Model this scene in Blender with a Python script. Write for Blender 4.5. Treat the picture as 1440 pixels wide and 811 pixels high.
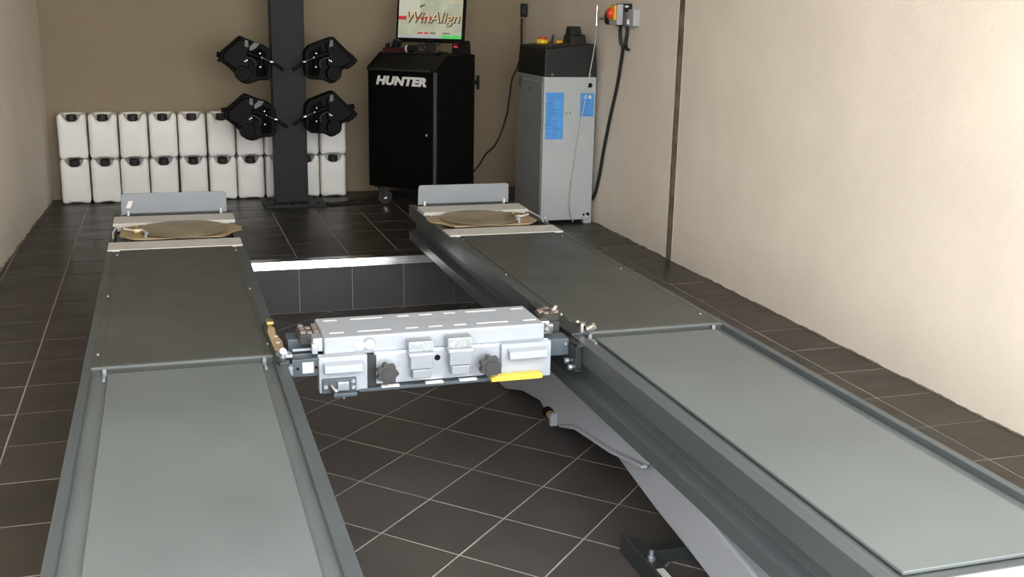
import bpy, bmesh, math, random
from mathutils import Vector, Matrix
random.seed(7)
for o in list(bpy.data.objects): bpy.data.objects.remove(o)
S = bpy.context.scene
COL = S.collection

# ------------------------------------------------------------------ camera
CAM = Vector((0, 0, 1.548))
R_ = Vector((0.95376, -0.29990, 0.02013)); U_ = Vector((0.05539, 0.24119, 0.96889)); F_ = Vector((0.29542, 0.92298, -0.24665))
FPX = 1534.15
cd = bpy.data.cameras.new('camera'); cam = bpy.data.objects.new('camera', cd); COL.objects.link(cam)
cd.sensor_width = 36; cd.lens = FPX / 1440 * 36; cd.clip_start = .05; cd.clip_end = 200
m = Matrix((R_, U_, -F_)).transposed().to_4x4(); m.translation = CAM
cam.matrix_world = m
S.camera = cam
# ------------------------------------------------------------------ sky and exposure
w = bpy.data.worlds.new('sky'); S.world = w; w.use_nodes = True
bg = w.node_tree.nodes['Background']
bg.inputs[0].default_value = (1.0, 0.995, 0.985, 1); bg.inputs[1].default_value = 4.2
S.view_settings.view_transform = 'Standard'; S.view_settings.look = 'None'
S.view_settings.gamma = 1; S.view_settings.use_curve_mapping = False
S.view_settings.exposure = 0.98

# ------------------------------------------------------------------ pixel helpers (direction only; the plane gives the distance)
def ray(x, y): return F_ * FPX + R_ * (x - 720) - U_ * (y - 405.5)
def onz(x, y, z): d = ray(x, y); return CAM + d * ((z - CAM.z) / d.z)
def ony(x, y, Y): d = ray(x, y); return CAM + d * (Y / d.y)
def onx(x, y, X): d = ray(x, y); return CAM + d * (X / d.x)

# ------------------------------------------------------------------ materials
MATS = {}
def mat(name, col, rough=.5, metal=0, var=0, vscale=8, bump=0, bscale=60, obj_var=0, spec=.5, emit=0, alpha=1, trans=0, stretch=None, rvar=0):
    if name in MATS: return MATS[name]
    mt = bpy.data.materials.new(name); mt.use_nodes = True; nt = mt.node_tree; b = nt.nodes['Principled BSDF']
    b.inputs['Base Color'].default_value = (*col, 1); b.inputs['Roughness'].default_value = rough; b.inputs['Metallic'].default_value = metal
    b.inputs['Specular IOR Level'].default_value = spec
    if trans: b.inputs['Transmission Weight'].default_value = trans
    if emit:
        b.inputs['Emission Color'].default_value = (*col, 1); b.inputs['Emission Strength'].default_value = emit
    L = nt.links
    if var or bump or obj_var or rvar:
        tc = nt.nodes.new('ShaderNodeTexCoord'); mp = nt.nodes.new('ShaderNodeMapping')
        if stretch: mp.inputs['Scale'].default_value = stretch
        if obj_var:
            oi = nt.nodes.new('ShaderNodeObjectInfo'); ad = nt.nodes.new('ShaderNodeVectorMath'); ad.operation = 'MULTIPLY_ADD'
            L.new(oi.outputs['Random'], ad.inputs[0]); ad.inputs[1].default_value = (37, 19, 11); L.new(tc.outputs['Object'], ad.inputs[2])
            L.new(ad.outputs[0], mp.inputs[0])
        else:
            L.new(tc.outputs['Object'], mp.inputs[0])
        n = nt.nodes.new('ShaderNodeTexNoise'); n.inputs['Scale'].default_value = vscale; n.inputs['Detail'].default_value = 6; n.inputs['Roughness'].default_value = .62
        L.new(mp.outputs[0], n.inputs['Vector'])
        if var or obj_var:
            mr = nt.nodes.new('ShaderNodeMapRange'); mr.inputs[1].default_value = .3; mr.inputs[2].default_value = .7
            mr.inputs[3].default_value = 1 - var; mr.inputs[4].default_value = 1 + var
            L.new(n.outputs['Fac'], mr.inputs[0])
            val = mr.outputs[0]
            if obj_var:
                mo = nt.nodes.new('ShaderNodeMapRange'); mo.inputs[3].default_value = 1 - obj_var; mo.inputs[4].default_value = 1 + obj_var
                L.new(oi.outputs['Random'], mo.inputs[0]); mu = nt.nodes.new('ShaderNodeMath'); mu.operation = 'MULTIPLY'
                L.new(val, mu.inputs[0]); L.new(mo.outputs[0], mu.inputs[1]); val = mu.outputs[0]
            vm = nt.nodes.new('ShaderNodeVectorMath'); vm.operation = 'SCALE'; vm.inputs[0].default_value = col
            L.new(val, vm.inputs['Scale']); L.new(vm.outputs[0], b.inputs['Base Color'])
        if rvar:
            rr = nt.nodes.new('ShaderNodeMapRange'); rr.inputs[1].default_value = .3; rr.inputs[2].default_value = .7
            rr.inputs[3].default_value = max(.05, rough - rvar); rr.inputs[4].default_value = rough + rvar
            L.new(n.outputs['Fac'], rr.inputs[0]); L.new(rr.outputs[0], b.inputs['Roughness'])
        if bump:
            n2 = nt.nodes.new('ShaderNodeTexNoise'); n2.inputs['Scale'].default_value = bscale; n2.inputs['Detail'].default_value = 5
            L.new(tc.outputs['Object'], n2.inputs['Vector'])
            bp = nt.nodes.new('ShaderNodeBump'); bp.inputs['Strength'].default_value = bump; bp.inputs['Distance'].default_value = .004
            L.new(n2.outputs['Fac'], bp.inputs['Height']); L.new(bp.outputs[0], b.inputs['Normal'])
    MATS[name] = mt
    return mt
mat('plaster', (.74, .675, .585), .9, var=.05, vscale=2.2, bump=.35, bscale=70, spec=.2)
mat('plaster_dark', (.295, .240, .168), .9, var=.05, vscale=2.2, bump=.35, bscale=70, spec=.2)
mat('plaster_ceiling', (.82, .79, .74), .9, spec=.2)
mat('tile', (.034, .030, .0245), .36, var=.10, vscale=4, obj_var=.12, rvar=.08, stretch=(.9, 1.6, 1), spec=.22)
mat('pit_tile', (.066, .059, .055), .4, var=.14, vscale=6, obj_var=.1, rvar=.08, spec=.35)
mat('wall_tile', (.066, .067, .071), .5, var=.1, vscale=5, obj_var=.06, spec=.35)
mat('grout', (.30, .27, .24), .9, var=.4, vscale=2.2)
mat('pit_grout', (.36, .335, .31), .9, var=.25, vscale=3)
mat('concrete', (.52, .51, .49), .9, var=.12, vscale=3)
mat('runway_paint', (.056, .067, .071), .4, var=.08, vscale=3, rvar=.06, spec=.45)
mat('deck_paint', (.056, .060, .055), .40, var=.12, vscale=2.4, rvar=.08, spec=.4)
mat('slip_steel', (.108, .124, .124), .4, var=.12, vscale=1.6, rvar=.06, spec=.35)
mat('bed_paint', (.100, .114, .115), .4, var=.1, vscale=5)
mat('dark_steel', (.022, .026, .028), .45, var=.15, vscale=6)
mat('blue_steel', (.055, .072, .088), .4, var=.1)
mat('arm_grey', (.36, .385, .425), .38, var=.06, vscale=3)
mat('stop_grey', (.235, .26, .285), .42, var=.06, vscale=3)
mat('off_white', (.52, .515, .48), .5, var=.06)
mat('jack_white', (.31, .34, .385), .4, var=.03, spec=.35)
mat('galvanised', (.33, .36, .38), .4, metal=.3, var=.3, vscale=60)
mat('zinc', (.46, .50, .56), .36, metal=.7, var=.14, vscale=9, rvar=.1)
mat('aluminium', (.88, .89, .9), .22, metal=1, stretch=(1, 30, 30), var=.04, rvar=.08)
mat('chrome', (.82, .82, .82), .18, metal=1)
mat('brass', (.66, .46, .16), .35, metal=.7)
mat('tan_plate', (.36, .265, .155), .5, metal=.1, var=.3, vscale=5)
mat('disc', (.27, .225, .155), .42, metal=.1, var=.45, vscale=5.5, rvar=.1)
mat('rubber', (.035, .032, .03), .8, var=.3, vscale=40, bump=.6, bscale=90)
mat('dirty_rubber', (.16, .135, .115), .9, var=.7, vscale=45, bump=.9, bscale=70)
mat('black_gloss', (.002, .002, .0022), .5, spec=.1)
mat('black_cab', (.0035, .0036, .0038), .5, var=.1, spec=.2)
mat('black_cap', (.0085, .0088, .009), .5, spec=.35)
mat('black_matt', (.0025, .0025, .0027), .6, var=.25, vscale=20, spec=.14)
mat('knob_grey', (.035, .035, .037), .55)
mat('strip_grey', (.06, .063, .065), .5)
mat('cable_black', (.012, .012, .012), .5)
mat('white_plastic', (.90, .89, .86), .42, var=.03, vscale=6, obj_var=.02)
mat('cap_purple', (.018, .012, .016), .5)
mat('column_grey', (.022, .0265, .0275), .6, var=.07, vscale=4, spec=.2)
mat('white_paint', (.78, .78, .76), .5)
mat('label_white', (.72, .72, .70), .5)
mat('label_grey', (.13, .13, .13), .5)
mat('power_grey', (.40, .43, .44), .45, var=.03, vscale=2)
mat('power_dark', (.24, .255, .25), .45)
mat('label_blue', (.075, .30, .70), .4, var=.16, vscale=14)
mat('ink_blue', (.03, .15, .48), .5)
mat('red', (.55, .04, .02), .4)
mat('led_red', (.5, .03, .05), .4, emit=.35)
mat('yellow', (.78, .52, .01), .4)
mat('jack_yellow', (.80, .55, .06), .45, var=.1, vscale=30)
mat('orange_yellow', (.80, .42, .015), .4)
mat('box_grey', (.40, .41, .42), .5)
mat('hose', (.42, .41, .38), .3)
mat('rust', (.20, .145, .10), .85, var=.55, vscale=9, bump=.4)
mat('chipped', (.72, .69, .64), .9, var=.15, vscale=20)
mat('dirt', (.20, .165, .13), .95, var=.5, vscale=20)
mat('wire_white', (.66, .63, .55), .4)
mat('screen_bg', (.36, .38, .29), .4, emit=.22, var=.35, vscale=6)
mat('screen_pale', (.46, .48, .39), .4, emit=.22)
mat('screen_tan', (.55, .42, .26), .4, emit=0.2)
mat('screen_grey', (.33, .37, .38), .4, emit=.22)
mat('screen_green', (.06, .45, .10), .4, emit=0.3)
mat('screen_red', (.38, .02, .02), .4, emit=0.3)
mat('screen_dark', (.10, .10, .075), .4, emit=0.05)
mat('screen_orange', (.75, .22, .10), .4, emit=0.25)

# ------------------------------------------------------------------ mesh helpers
class MB:
    def __init__(s): s.bm = bmesh.new()
    def _merge(s, t):
        me = bpy.data.meshes.new('tmp'); t.to_mesh(me); t.free(); s.bm.from_mesh(me); bpy.data.meshes.remove(me)
    def box(s, lo, hi, bev=0, seg=2, rot=None, taper=None):
        t = bmesh.new(); bmesh.ops.create_cube(t, size=1)
        c = (Vector(lo) + Vector(hi)) / 2; d = Vector(hi) - Vector(lo)
        for v in t.verts:
            p = Vector((v.co.x * d.x, v.co.y * d.y, v.co.z * d.z))
            if taper and v.co.z > 0: p.x *= taper[0]; p.y *= taper[1]
            v.co = p
        if bev: bmesh.ops.bevel(t, geom=list(t.edges), offset=bev, segments=seg, profile=.5, affect='EDGES')
        M = Matrix.Translation(c)
        if rot is not None: M = M @ rot.to_4x4()
        bmesh.ops.transform(t, matrix=M, verts=t.verts); s._merge(t); return s
    def cyl(s, p0, p1, r0, r1=None, seg=20, bev=0):
        r1 = r0 if r1 is None else r1
        p0 = Vector(p0); p1 = Vector(p1); d = p1 - p0
        t = bmesh.new(); bmesh.ops.create_cone(t, cap_ends=True, segments=seg, radius1=r0, radius2=r1, depth=d.length)
        if bev:
            es = [e for e in t.edges if abs(e.verts[0].co.z - e.verts[1].co.z) < 1e-6]
            bmesh.ops.bevel(t, geom=es, offset=bev, segments=2, profile=.5, affect='EDGES')
        q = Vector((0, 0, 1)).rotation_difference(d.normalized())
        bmesh.ops.transform(t, matrix=Matrix.Translation((p0 + p1) / 2) @ q.to_matrix().to_4x4(), verts=t.verts); s._merge(t); return s
    def sphere(s, c, r, sc=(1, 1, 1), u=14, v=9):
        t = bmesh.new(); bmesh.ops.create_uvsphere(t, u_segments=u, v_segments=v, radius=r)
        for q in t.verts: q.co = Vector(c) + Vector((q.co.x * sc[0], q.co.y * sc[1], q.co.z * sc[2]))
        s._merge(t); return s
    def prism(s, pts, a0, a1, axis='y', bev=0, seg=2):
        # pts in the two other axes: axis y -> (x,z); axis x -> (y,z); axis z -> (x,y)
        def P(p, a): return {'y': (p[0], a, p[1]), 'x': (a, p[0], p[1]), 'z': (p[0], p[1], a)}[axis]
        t = bmesh.new(); A = [t.verts.new(P(p, a0)) for p in pts]; B = [t.verts.new(P(p, a1)) for p in pts]
        n = len(pts); t.faces.new(A); t.faces.new(B[::-1])
        for i in range(n): t.faces.new((A[i], A[(i + 1) % n], B[(i + 1) % n], B[i]))
        bmesh.ops.recalc_face_normals(t, faces=t.faces)
        if bev: bmesh.ops.bevel(t, geom=list(t.edges), offset=bev, segments=seg, profile=.5, affect='EDGES', clamp_overlap=True)
        s._merge(t); return s
    def tube(s, path, r, seg=8, smooth=True):
        pts = [Vector(p) for p in path]
        if smooth and len(pts) > 2:
            q = []
            P = [pts[0]] + pts + [pts[-1]]
            for i in range(1, len(P) - 2):
                for k in range(6):
                    u = k / 6
                    a, b, c, d = P[i - 1], P[i], P[i + 1], P[i + 2]
                    q.append(.5 * ((2 * b) + (c - a) * u + (2 * a - 5 * b + 4 * c - d) * u * u + (3 * b - a - 3 * c + d) * u ** 3))
            q.append(pts[-1]); pts = q
        t = bmesh.new(); rings = []
        up = Vector((0.13, 0.21, .97)).normalized()
        for i, p in enumerate(pts):
            d = (pts[min(i + 1, len(pts) - 1)] - pts[max(i - 1, 0)]).normalized()
            e1 = d.cross(up)
            if e1.length < .05: e1 = d.cross(Vector((1, 0, 0)))
            e1.normalize(); e2 = d.cross(e1)
            rings.append([t.verts.new(p + r * (math.cos(a) * e1 + math.sin(a) * e2)) for a in [2 * math.pi * k / seg for k in range(seg)]])
        for A, B in zip(rings, rings[1:]):
            for k in range(seg): t.faces.new((A[k], A[(k + 1) % seg], B[(k + 1) % seg], B[k]))
        t.faces.new(rings[0][::-1]); t.faces.new(rings[-1])
        bmesh.ops.recalc_face_normals(t, faces=t.faces); s._merge(t); return s
    def lathe(s, prof, c, seg=28):
        t = bmesh.new(); rings = []
        for r, z in prof:
            rings.append([t.verts.new((c[0] + r * math.cos(2 * math.pi * k / seg), c[1] + r * math.sin(2 * math.pi * k / seg), c[2] + z)) for k in range(seg)])
        for A, B in zip(rings, rings[1:]):
            for k in range(seg): t.faces.new((A[k], A[(k + 1) % seg], B[(k + 1) % seg], B[k]))
        t.faces.new(rings[0][::-1]); t.faces.new(rings[-1]); bmesh.ops.recalc_face_normals(t, faces=t.faces); s._merge(t); return s
    def xf(s, M): bmesh.ops.transform(s.bm, matrix=M, verts=s.bm.verts); return s
def build(name, mb, mt, parent=None, local=False, smooth=35):
    me = bpy.data.meshes.new(name); mb.bm.to_mesh(me); mb.bm.free()
    me.materials.append(MATS[mt])
    if smooth:
        for p in me.polygons: p.use_smooth = True
        me.set_sharp_from_angle(angle=math.radians(smooth))
    o = bpy.data.objects.new(name, me); COL.objects.link(o)
    if smooth:
        wn = o.modifiers.new('weighted', 'WEIGHTED_NORMAL'); wn.keep_sharp = True; wn.weight = 100
    if parent is not None:
        o.parent = parent
        if not local: o.matrix_parent_inverse = base_matrix(parent).inverted()
    return o
def base_matrix(o):
    M = Matrix.Translation(o.location) @ o.rotation_euler.to_matrix().to_4x4()
    if o.parent is not None: M = base_matrix(o.parent) @ o.matrix_parent_inverse @ M
    return M
def tag(o, label, cat, group=None):
    o['label'] = label; o['category'] = cat
    if group: o['group'] = group
    return o
def thing(name, label, cat, loc, rz=0, group=None):
    o = bpy.data.objects.new(name, None); COL.objects.link(o); o.location = loc; o.rotation_euler = (0, 0, rz); o.empty_display_size = .1
    return tag(o, label, cat, group)
def struct(o): o['kind'] = 'structure'; return o
def centred(o):
    # move a single-mesh thing's origin to the centre of its base
    me = o.data; xs = [v.co for v in me.vertices]
    c = Vector((sum(v.x for v in xs) / len(xs), sum(v.y for v in xs) / len(xs), min(v.z for v in xs)))
    me.transform(Matrix.Translation(-c)); o.location = o.location + c; return o
def copy_tree(o, parent=None):
    c = o.copy(); COL.objects.link(c)
    if parent is not None: c.parent = parent
    for ch in [x for x in o.children]:
        copy_tree(ch, c)
    return c
def text_mb(txt, size, shear=0, off=0, ext=.001, sx=1, space=1):
    cu = bpy.data.curves.new('txt', 'FONT'); cu.body = txt; cu.size = size; cu.shear = shear; cu.offset = off; cu.extrude = ext
    cu.align_x = 'CENTER'; cu.align_y = 'CENTER'; cu.space_character = space; cu.resolution_u = 4
    o = bpy.data.objects.new('txt', cu); COL.objects.link(o)
    dg = bpy.context.evaluated_depsgraph_get(); me = bpy.data.meshes.new_from_object(o.evaluated_get(dg))
    mb = MB(); mb.bm.from_mesh(me); bpy.data.objects.remove(o); bpy.data.curves.remove(cu); bpy.data.meshes.remove(me)
    for v in mb.bm.verts: v.co.x *= sx
    return mb
def frame(o, ex, ez):
    # matrix whose local x = ex, local y(text up) = ez, local z = outward normal
    ex = Vector(ex).normalized(); ez = Vector(ez).normalized(); n = ex.cross(ez)
    M = Matrix((ex, ez, n)).transposed().to_4x4(); M.translation = Vector(o); return M

# ================================================================== THE SETTING
XR, YB, YF, ZC = 3.08, 9.38, 1.40, 3.3; YW = 1.0   # YW: plane of the open door
PX0, PX1, PY0, PY1, PD = -.34, 2.14, 1.45, 6.755, .336
# base slab around the pit
b = MB()
b.box((-1.5, YF, -.5), (PX0 - .012, YB + .1, -.0012)); b.box((PX1 + .012, YF, -.5), (XR + .1, YB + .1, -.0012))
b.box((PX0 - .012, PY1 + .012, -.5), (PX1 + .012, YB + .1, -.0012)); b.box((PX0 - .012, YF, -.5), (PX1 + .012, PY0 - .012, -.0012))
floor = struct(build('floor', b, 'grout', smooth=0))
b = MB(); b.box((PX0 - .012, PY0 - .012, -.5), (PX1 + .012, PY1 + .012, -PD - .0012))
pit_floor = struct(build('floor_pit', b, 'pit_grout', smooth=0))

def clip(poly, x0, x1, y0, y1):
    for ax, lim, sg in ((0, x0, 1), (0, x1, -1), (1, y0, 1), (1, y1, -1)):
        out = []
        for i in range(len(poly)):
            a, c = poly[i], poly[(i + 1) % len(poly)]
            ia = (a[ax] - lim) * sg >= 0; ic = (c[ax] - lim) * sg >= 0
            if ia: out.append(a)
            if ia != ic:
                t = (lim - a[ax]) / (c[ax] - a[ax]); out.append((a[0] + t * (c[0] - a[0]), a[1] + t * (c[1] - a[1])))
        poly = out
        if len(poly) < 3: return []
    return poly
def area(p): return .5 * sum(p[i][0] * p[(i + 1) % len(p)][1] - p[(i + 1) % len(p)][0] * p[i][1] for i in range(len(p)))
def tile_mesh(poly, mt, th=.012):
    cx = sum(p[0] for p in poly) / len(poly); cy = sum(p[1] for p in poly) / len(poly)
    if area(poly) < 0: poly = poly[::-1]
    def ins(d):
        n = len(poly); out = []
        for i in range(n):
            p0, p1, p2 = Vector(poly[i - 1]), Vector(poly[i]), Vector(poly[(i + 1) % n])
            e1 = (p1 - p0).normalized(); e2 = (p2 - p1).normalized()
            n1 = Vector((-e1.y, e1.x)); n2 = Vector((-e2.y, e2.x)); k = n1 + n2
            k = k / max(.2, k.dot(n1)); out.append((p1.x + k.x * d - cx, p1.y + k.y * d - cy))
        return out
    o1, o2 = ins(.0027), ins(.004); n = len(poly)
    v = [(x, y, -th) for x, y in o1] + [(x, y, -.0014) for x, y in o1] + [(x, y, 0) for x, y in o2]
    f = [tuple(range(2 * n, 3 * n))]
    for r in (0, 1):
        for i in range(n): f.append((r * n + i, r * n + (i + 1) % n, (r + 1) * n + (i + 1) % n, (r + 1) * n + i))
    me = bpy.data.meshes.new('tile'); me.from_pydata(v, [], f); me.materials.append(MATS[mt]); return me, (cx, cy)
T = .335
SHARED = {}
def put_tile(poly, z, mt, parent, full):
    if full and (mt, full) in SHARED:
        me = SHARED[(mt, full)]; c = (sum(p[0] for p in poly) / 4, sum(p[1] for p in poly) / 4)
    else:
        me, c = tile_mesh(poly, mt)
        if full: SHARED[(mt, full)] = me
    o = bpy.data.objects.new('tile', me); COL.objects.link(o); o.location = (c[0], c[1], z + random.uniform(-.0006, .0006)); o.parent = parent
def zone(x0, x1, y0, y1, gx, gy):
    i0 = math.floor((x0 - gx) / T) - 1; j0 = math.floor((y0 - gy) / T) - 1
    for i in range(i0, i0 + int((x1 - x0) / T) + 4):
        for j in range(j0, j0 + int((y1 - y0) / T) + 4):
            p = [(gx + i * T, gy + j * T), (gx + i * T + T, gy + j * T), (gx + i * T + T, gy + j * T + T), (gx + i * T, gy + j * T + T)]
            q = clip(p, x0, x1, y0, y1)
            if len(q) < 3 or abs(area(q)) < .0015: continue
            put_tile(q, 0, 'tile', floor, 'sq' if abs(abs(area(q)) - T * T) < 1e-6 else None)
zone(-1.21, PX0, YF, YB, -.607, 7.026)
zone(PX0, XR, PY1 + .01, YB, .755, 7.956)
zone(PX1, XR, YF, PY1 + .01, 2.798, 5.679)
ca, sa = math.cos(.7793), math.sin(.7793)
for i in range(-14, 16):
    for j in range(-14, 16):
        o_ = (.921 + T * (i * ca + j * sa), 3.893 + T * (i * sa - j * ca))
        p = [o_, (o_[0] + T * ca, o_[1] + T * sa), (o_[0] + T * (ca + sa), o_[1] + T * (sa - ca)), (o_[0] + T * sa, o_[1] - T * ca)]
        q = clip(p, PX0, PX1, PY0, PY1)
        if len(q) < 3 or abs(area(q)) < .002: continue
        put_tile(q, -PD, 'pit_tile', pit_floor, 'dg' if abs(abs(area(q)) - T * T) < 1e-6 else None)
# pit walls with their tile facings
b = MB(); b.box((PX0 - .05, PY1 + .008, -.5), (PX1 + .05, PY1 + .06, -.008)); b.box((PX0 - .05, PY0 - .06, -.5), (PX1 + .05, PY0 - .008, -.008))
b.box((PX0 - .06, PY0, -.5), (PX0 - .008, PY1, -.008)); b.box((PX1 + .008, PY0, -.5), (PX1 + .06, PY1, -.008))
pit_wall = struct(build('wall_pit', b, 'pit_grout', smooth=0))
def wtile(x0, x1, frm):
    b = MB(); b.box((x0 + .0025, .0, -PD + .002), (x1 - .0025, .012, -.012), bev=.0016, seg=1)
    b.xf(frm); return build('tile', b, 'wall_tile', pit_wall, smooth=0)
k = 0
xs = [PX0] + [.755 + T * i for i in range(-3, 5)] + [PX1]
for a, c in zip(xs, xs[1:]): wtile(a, c, Matrix.Translation((0, PY1, 0)))
ys = [PY0 + T * i for i in range(16)] + [PY1]
for a, c in zip(ys, ys[1:]):
    wtile(a, c, Matrix.Translation((PX0, 0, 0)) @ Matrix.Rotation(math.pi / 2, 4, 'Z'))
    wtile(a, c, Matrix.Translation((PX1 + .012, 0, 0)) @ Matrix.Rotation(math.pi / 2, 4, 'Z'))
# aluminium edge trim along the pit
b = MB(); b.prism([(PY1 - .016, -.046), (PY1 - .005, .002), (PY1 + .012, .004), (PY1 + .075, .003), (PY1 + .075, -.002), (PY1 + .004, -.003), (PY1 - .008, -.046)], PX0, PX1, 'x')
struct(build('trim_1', b, 'aluminium', smooth=0))
# walls
lw0 = Vector((-1.187, YW)); lw1 = Vector((-.885, YB + .02))
b = MB(); b.prism([(lw0.x, lw0.y), (lw1.x, lw1.y), (lw1.x - .5, lw1.y), (lw0.x - .25, lw0.y)], -.02, ZC, 'z')
struct(build('wall_left', b, 'plaster', smooth=0))
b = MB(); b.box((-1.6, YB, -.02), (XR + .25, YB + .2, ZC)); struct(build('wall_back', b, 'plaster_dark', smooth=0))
b = MB(); b.box((XR, YW, -.02), (XR + .2, 6.258, ZC)); b.box((XR, 6.337, -.02), (XR + .2, YB, ZC)); b.box((XR + .06, 6.2, -.02), (XR + .2, 6.4, ZC))
struct(build('wall_right', b, 'plaster', smooth=0))
b = MB(); b.box((XR + .005, 6.258, 0), (XR + .05, 6.337, ZC - .01)); b.box((XR + .001, 6.258, .60), (XR + .03, 6.337, .612))
jt = struct(build('trim_2', b, 'rust', smooth=0))
# chipped plaster edge along the open joint
b = MB()
for y0, sg in ((6.258, -1), (6.337, 1)):
    pts = []
    z = 0
    while z < ZC - .05:
        h = random.uniform(.05, .16); wv = random.uniform(.004, .012) if sg > 0 else random.uniform(.001, .004)
        b.box((XR - .0012, min(y0, y0 + sg * wv), z), (XR + .02, max(y0, y0 + sg * wv), min(ZC - .01, z + h))); z += h
struct(build('trim_3', b, 'chipped', smooth=0))
YR = 1.3
b = MB(); b.box((-1.7, YR, ZC), (XR + .3, YB + .2, ZC + .15)); struct(build('ceiling', b, 'plaster_ceiling', smooth=0))
b = MB(); b.box((-1.7, YR - .1, 3.1), (XR + .3, YR, ZC + .15)); struct(build('wall_front', b, 'plaster', smooth=0))
b = MB(); b.box((-25, -30, -.3), (25, YF, -.004)); struct(build('ground', b, 'concrete', smooth=0))
# ragged dirty paint line at the foot of the walls
def ragged(y, ye, hmax):
    pts = [(y, -.002)]; h = .006
    while y < ye:
        h = max(.001, min(hmax, h + random.uniform(-.5, .5) * hmax)); pts.append((y, h)); y += random.uniform(.008, .03)
    return pts + [(y, -.002)]
b = MB(); b.prism(ragged(2.4, 7.55, .007), XR - .0025, XR + .005, 'x'); struct(build('baseboard_right', b, 'dirt', smooth=0))
b = MB(); b.prism(ragged(5.5, 9.3, .018), -.004, .004, 'x')
for v in b.bm.verts: v.co.x += lw0.x + (lw1.x - lw0.x) * (v.co.y - lw0.y) / (lw1.y - lw0.y) + (.006 if v.co.z > 0 else .004)
struct(build('baseboard_left', b, 'dirt', smooth=0))

# ================================================================== THE LIFT
ZP = .36; Y0, Y1, YL = 1.80, 6.62, 3.73; W = .332
def runway(cx, inn, lab):
    # inn: +1 when the inner (pit) side is at +x
    t = thing('lift_runway', lab, 'car lift', (cx, 4.2, -PD))
    for sg in (-1, 1):
        rw = .040 if sg == inn else .029
        prof = [(0, .36), (0, .28), (.045, .270), (.045, .207), (0, .193), (0, .14), (.07, .14), (.07, .325), (rw, .325), (rw, .36)]
        b = MB(); b.prism([(cx + sg * (W - x), z) for x, z in prof], Y0, Y1, 'y', bev=.003, seg=2); build('side_rail', b, 'runway_paint', t)
    b = MB(); b.box((cx - W + .028, Y0, .298), (cx + W - .028, YL + .02, .337)); b.box((cx - W + .07, YL, .20), (cx + W - .07, Y1, .318)); b.box((cx - W + .0701, Y0 + .01, .205), (cx + W - .0701, YL, .30))
    build('bed', b, 'bed_paint', t, smooth=0)
    # rear slip plate
    b = MB(); b.box((cx - .249, 1.83, .344), (cx + .249, YL - .055, .354), bev=.002, seg=1); sp = build('slip_plate', b, 'slip_steel', t)
    for x in (-.2, 0, .2):
        b = MB(); b.cyl((cx + x, 2.0, .3405), (cx + x, YL - .2, .3405), .0035, seg=6); build('roller', b, 'zinc', sp)
    # forward deck plate with its lip and rivets
    b = MB(); b.box((cx - .272, YL, .318), (cx + .272, 5.62, .3625), bev=.0025, seg=1); dk = build('deck_plate', b, 'deck_paint', t)
    b = MB(); b.box((cx - W + .028, YL - .012, .33), (cx + W - .028, 5.62, .358)); build('deck_flange', b, 'deck_paint', t, smooth=0)
    b = MB(); b.box((cx - .305, YL - .014, .355), (cx + .305, YL + .004, .3645), bev=.0015, seg=1); b.box((cx - .30, YL - .004, .338), (cx + .30, YL + .002, .356)); build('deck_lip', b, 'bed_paint', t)  # lip coloured lighter than the deck, a painted-in edge highlight
    for x in (-.262, .262):
        b = MB(); b.cyl((cx + x, YL - .026, .327), (cx + x, YL - .026, .362), .007, seg=10); b.cyl((cx + x, YL - .035, .342), (cx + x, YL - .09, .342), .005, seg=8); build('locating_pin', b, 'stop_grey', t)
    for x, y in ((-.29, 4.70), (.288, 4.70), (-.29, 3.88), (.288, 3.87), (-.28, 5.5), (.28, 5.5)):
        b = MB(); b.cyl((cx + x, y, .355), (cx + x, y, .3635), .0055, .004, seg=10); build('rivet', b, 'stop_grey', t)
    # turntable pocket: two cover bars
    b = MB(); b.prism([(5.595, .352), (5.60, .366), (5.775, .368), (5.775, .352)], cx - .328, cx + .322, 'x', bev=.0025); build('cover_bar', b, 'off_white', t)
    b = MB(); b.prism([(6.235, .330), (6.235, .378), (6.42, .382), (6.42, .318)], cx - .325, cx + .325, 'x', bev=.003); build('cover_bar', b, 'off_white', t)
    # wheel stop plate at the front end with hinge lugs
    c0, c1 = (cx - .29, cx + .30)
    b = MB(); b.prism([(c0, .366), (c0 + .004, .478), (c0 + .014, .489), (c1 - .014, .489), (c1 - .002, .478), (c1 - .002, .366)], 6.555, 6.563, 'y', bev=.0015, seg=1)
    ws = build('wheel_stop', b, 'stop_grey', t)
    b = MB(); b.box((cx - W + .07, 6.44, .318), (cx + W - .07, 6.60, .364)); b.cyl((cx - W + .08, 6.553, .366), (cx + W - .08, 6.553, .366), .008, seg=10); build('hinge_bar', b, 'dark_steel', t)
    for x in (-.252, .262):
        b = MB(); b.box((cx + x - .005, 6.53, .362), (cx + x + .006, 6.556, .392), bev=.002); build('hinge_lug', b, 'white_paint', t)
    if inn > 0:
        b = MB(); b.prism([(cx - .262, .405), (cx - .238, .405), (cx - .221, .446), (cx - .247, .446)], 6.5535, 6.556, 'y'); build('sticker', b, 'label_white', ws)
    # end cap and drive-on lip at the rear end
    b = MB(); b.box((cx - W, Y0 - .012, .15), (cx + W, Y0 + .001, .352), bev=.002); build('end_cap', b, 'runway_paint', t)
    b = MB(); b.prism([(Y0 - .012, .335), (Y0 - .012, .350), (Y0 - .30, .285), (Y0 - .30, .275)], cx - W + .02, cx + W - .02, 'x', bev=.002); build('approach_flap', b, 'white_paint', t)  # flap coloured near-white to stand in for sunlight falling on it
    for x in (-.21, .21):
        b = MB(); b.cyl((cx + x, 1.86, .350), (cx + x, 1.86, .3535), .009, .007, seg=12); build('rivet', b, 'zinc', t)
    # scissor legs
    s = -inn        # direction from the inner side towards the outer side
    xi = cx + inn * (W - .175)
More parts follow.
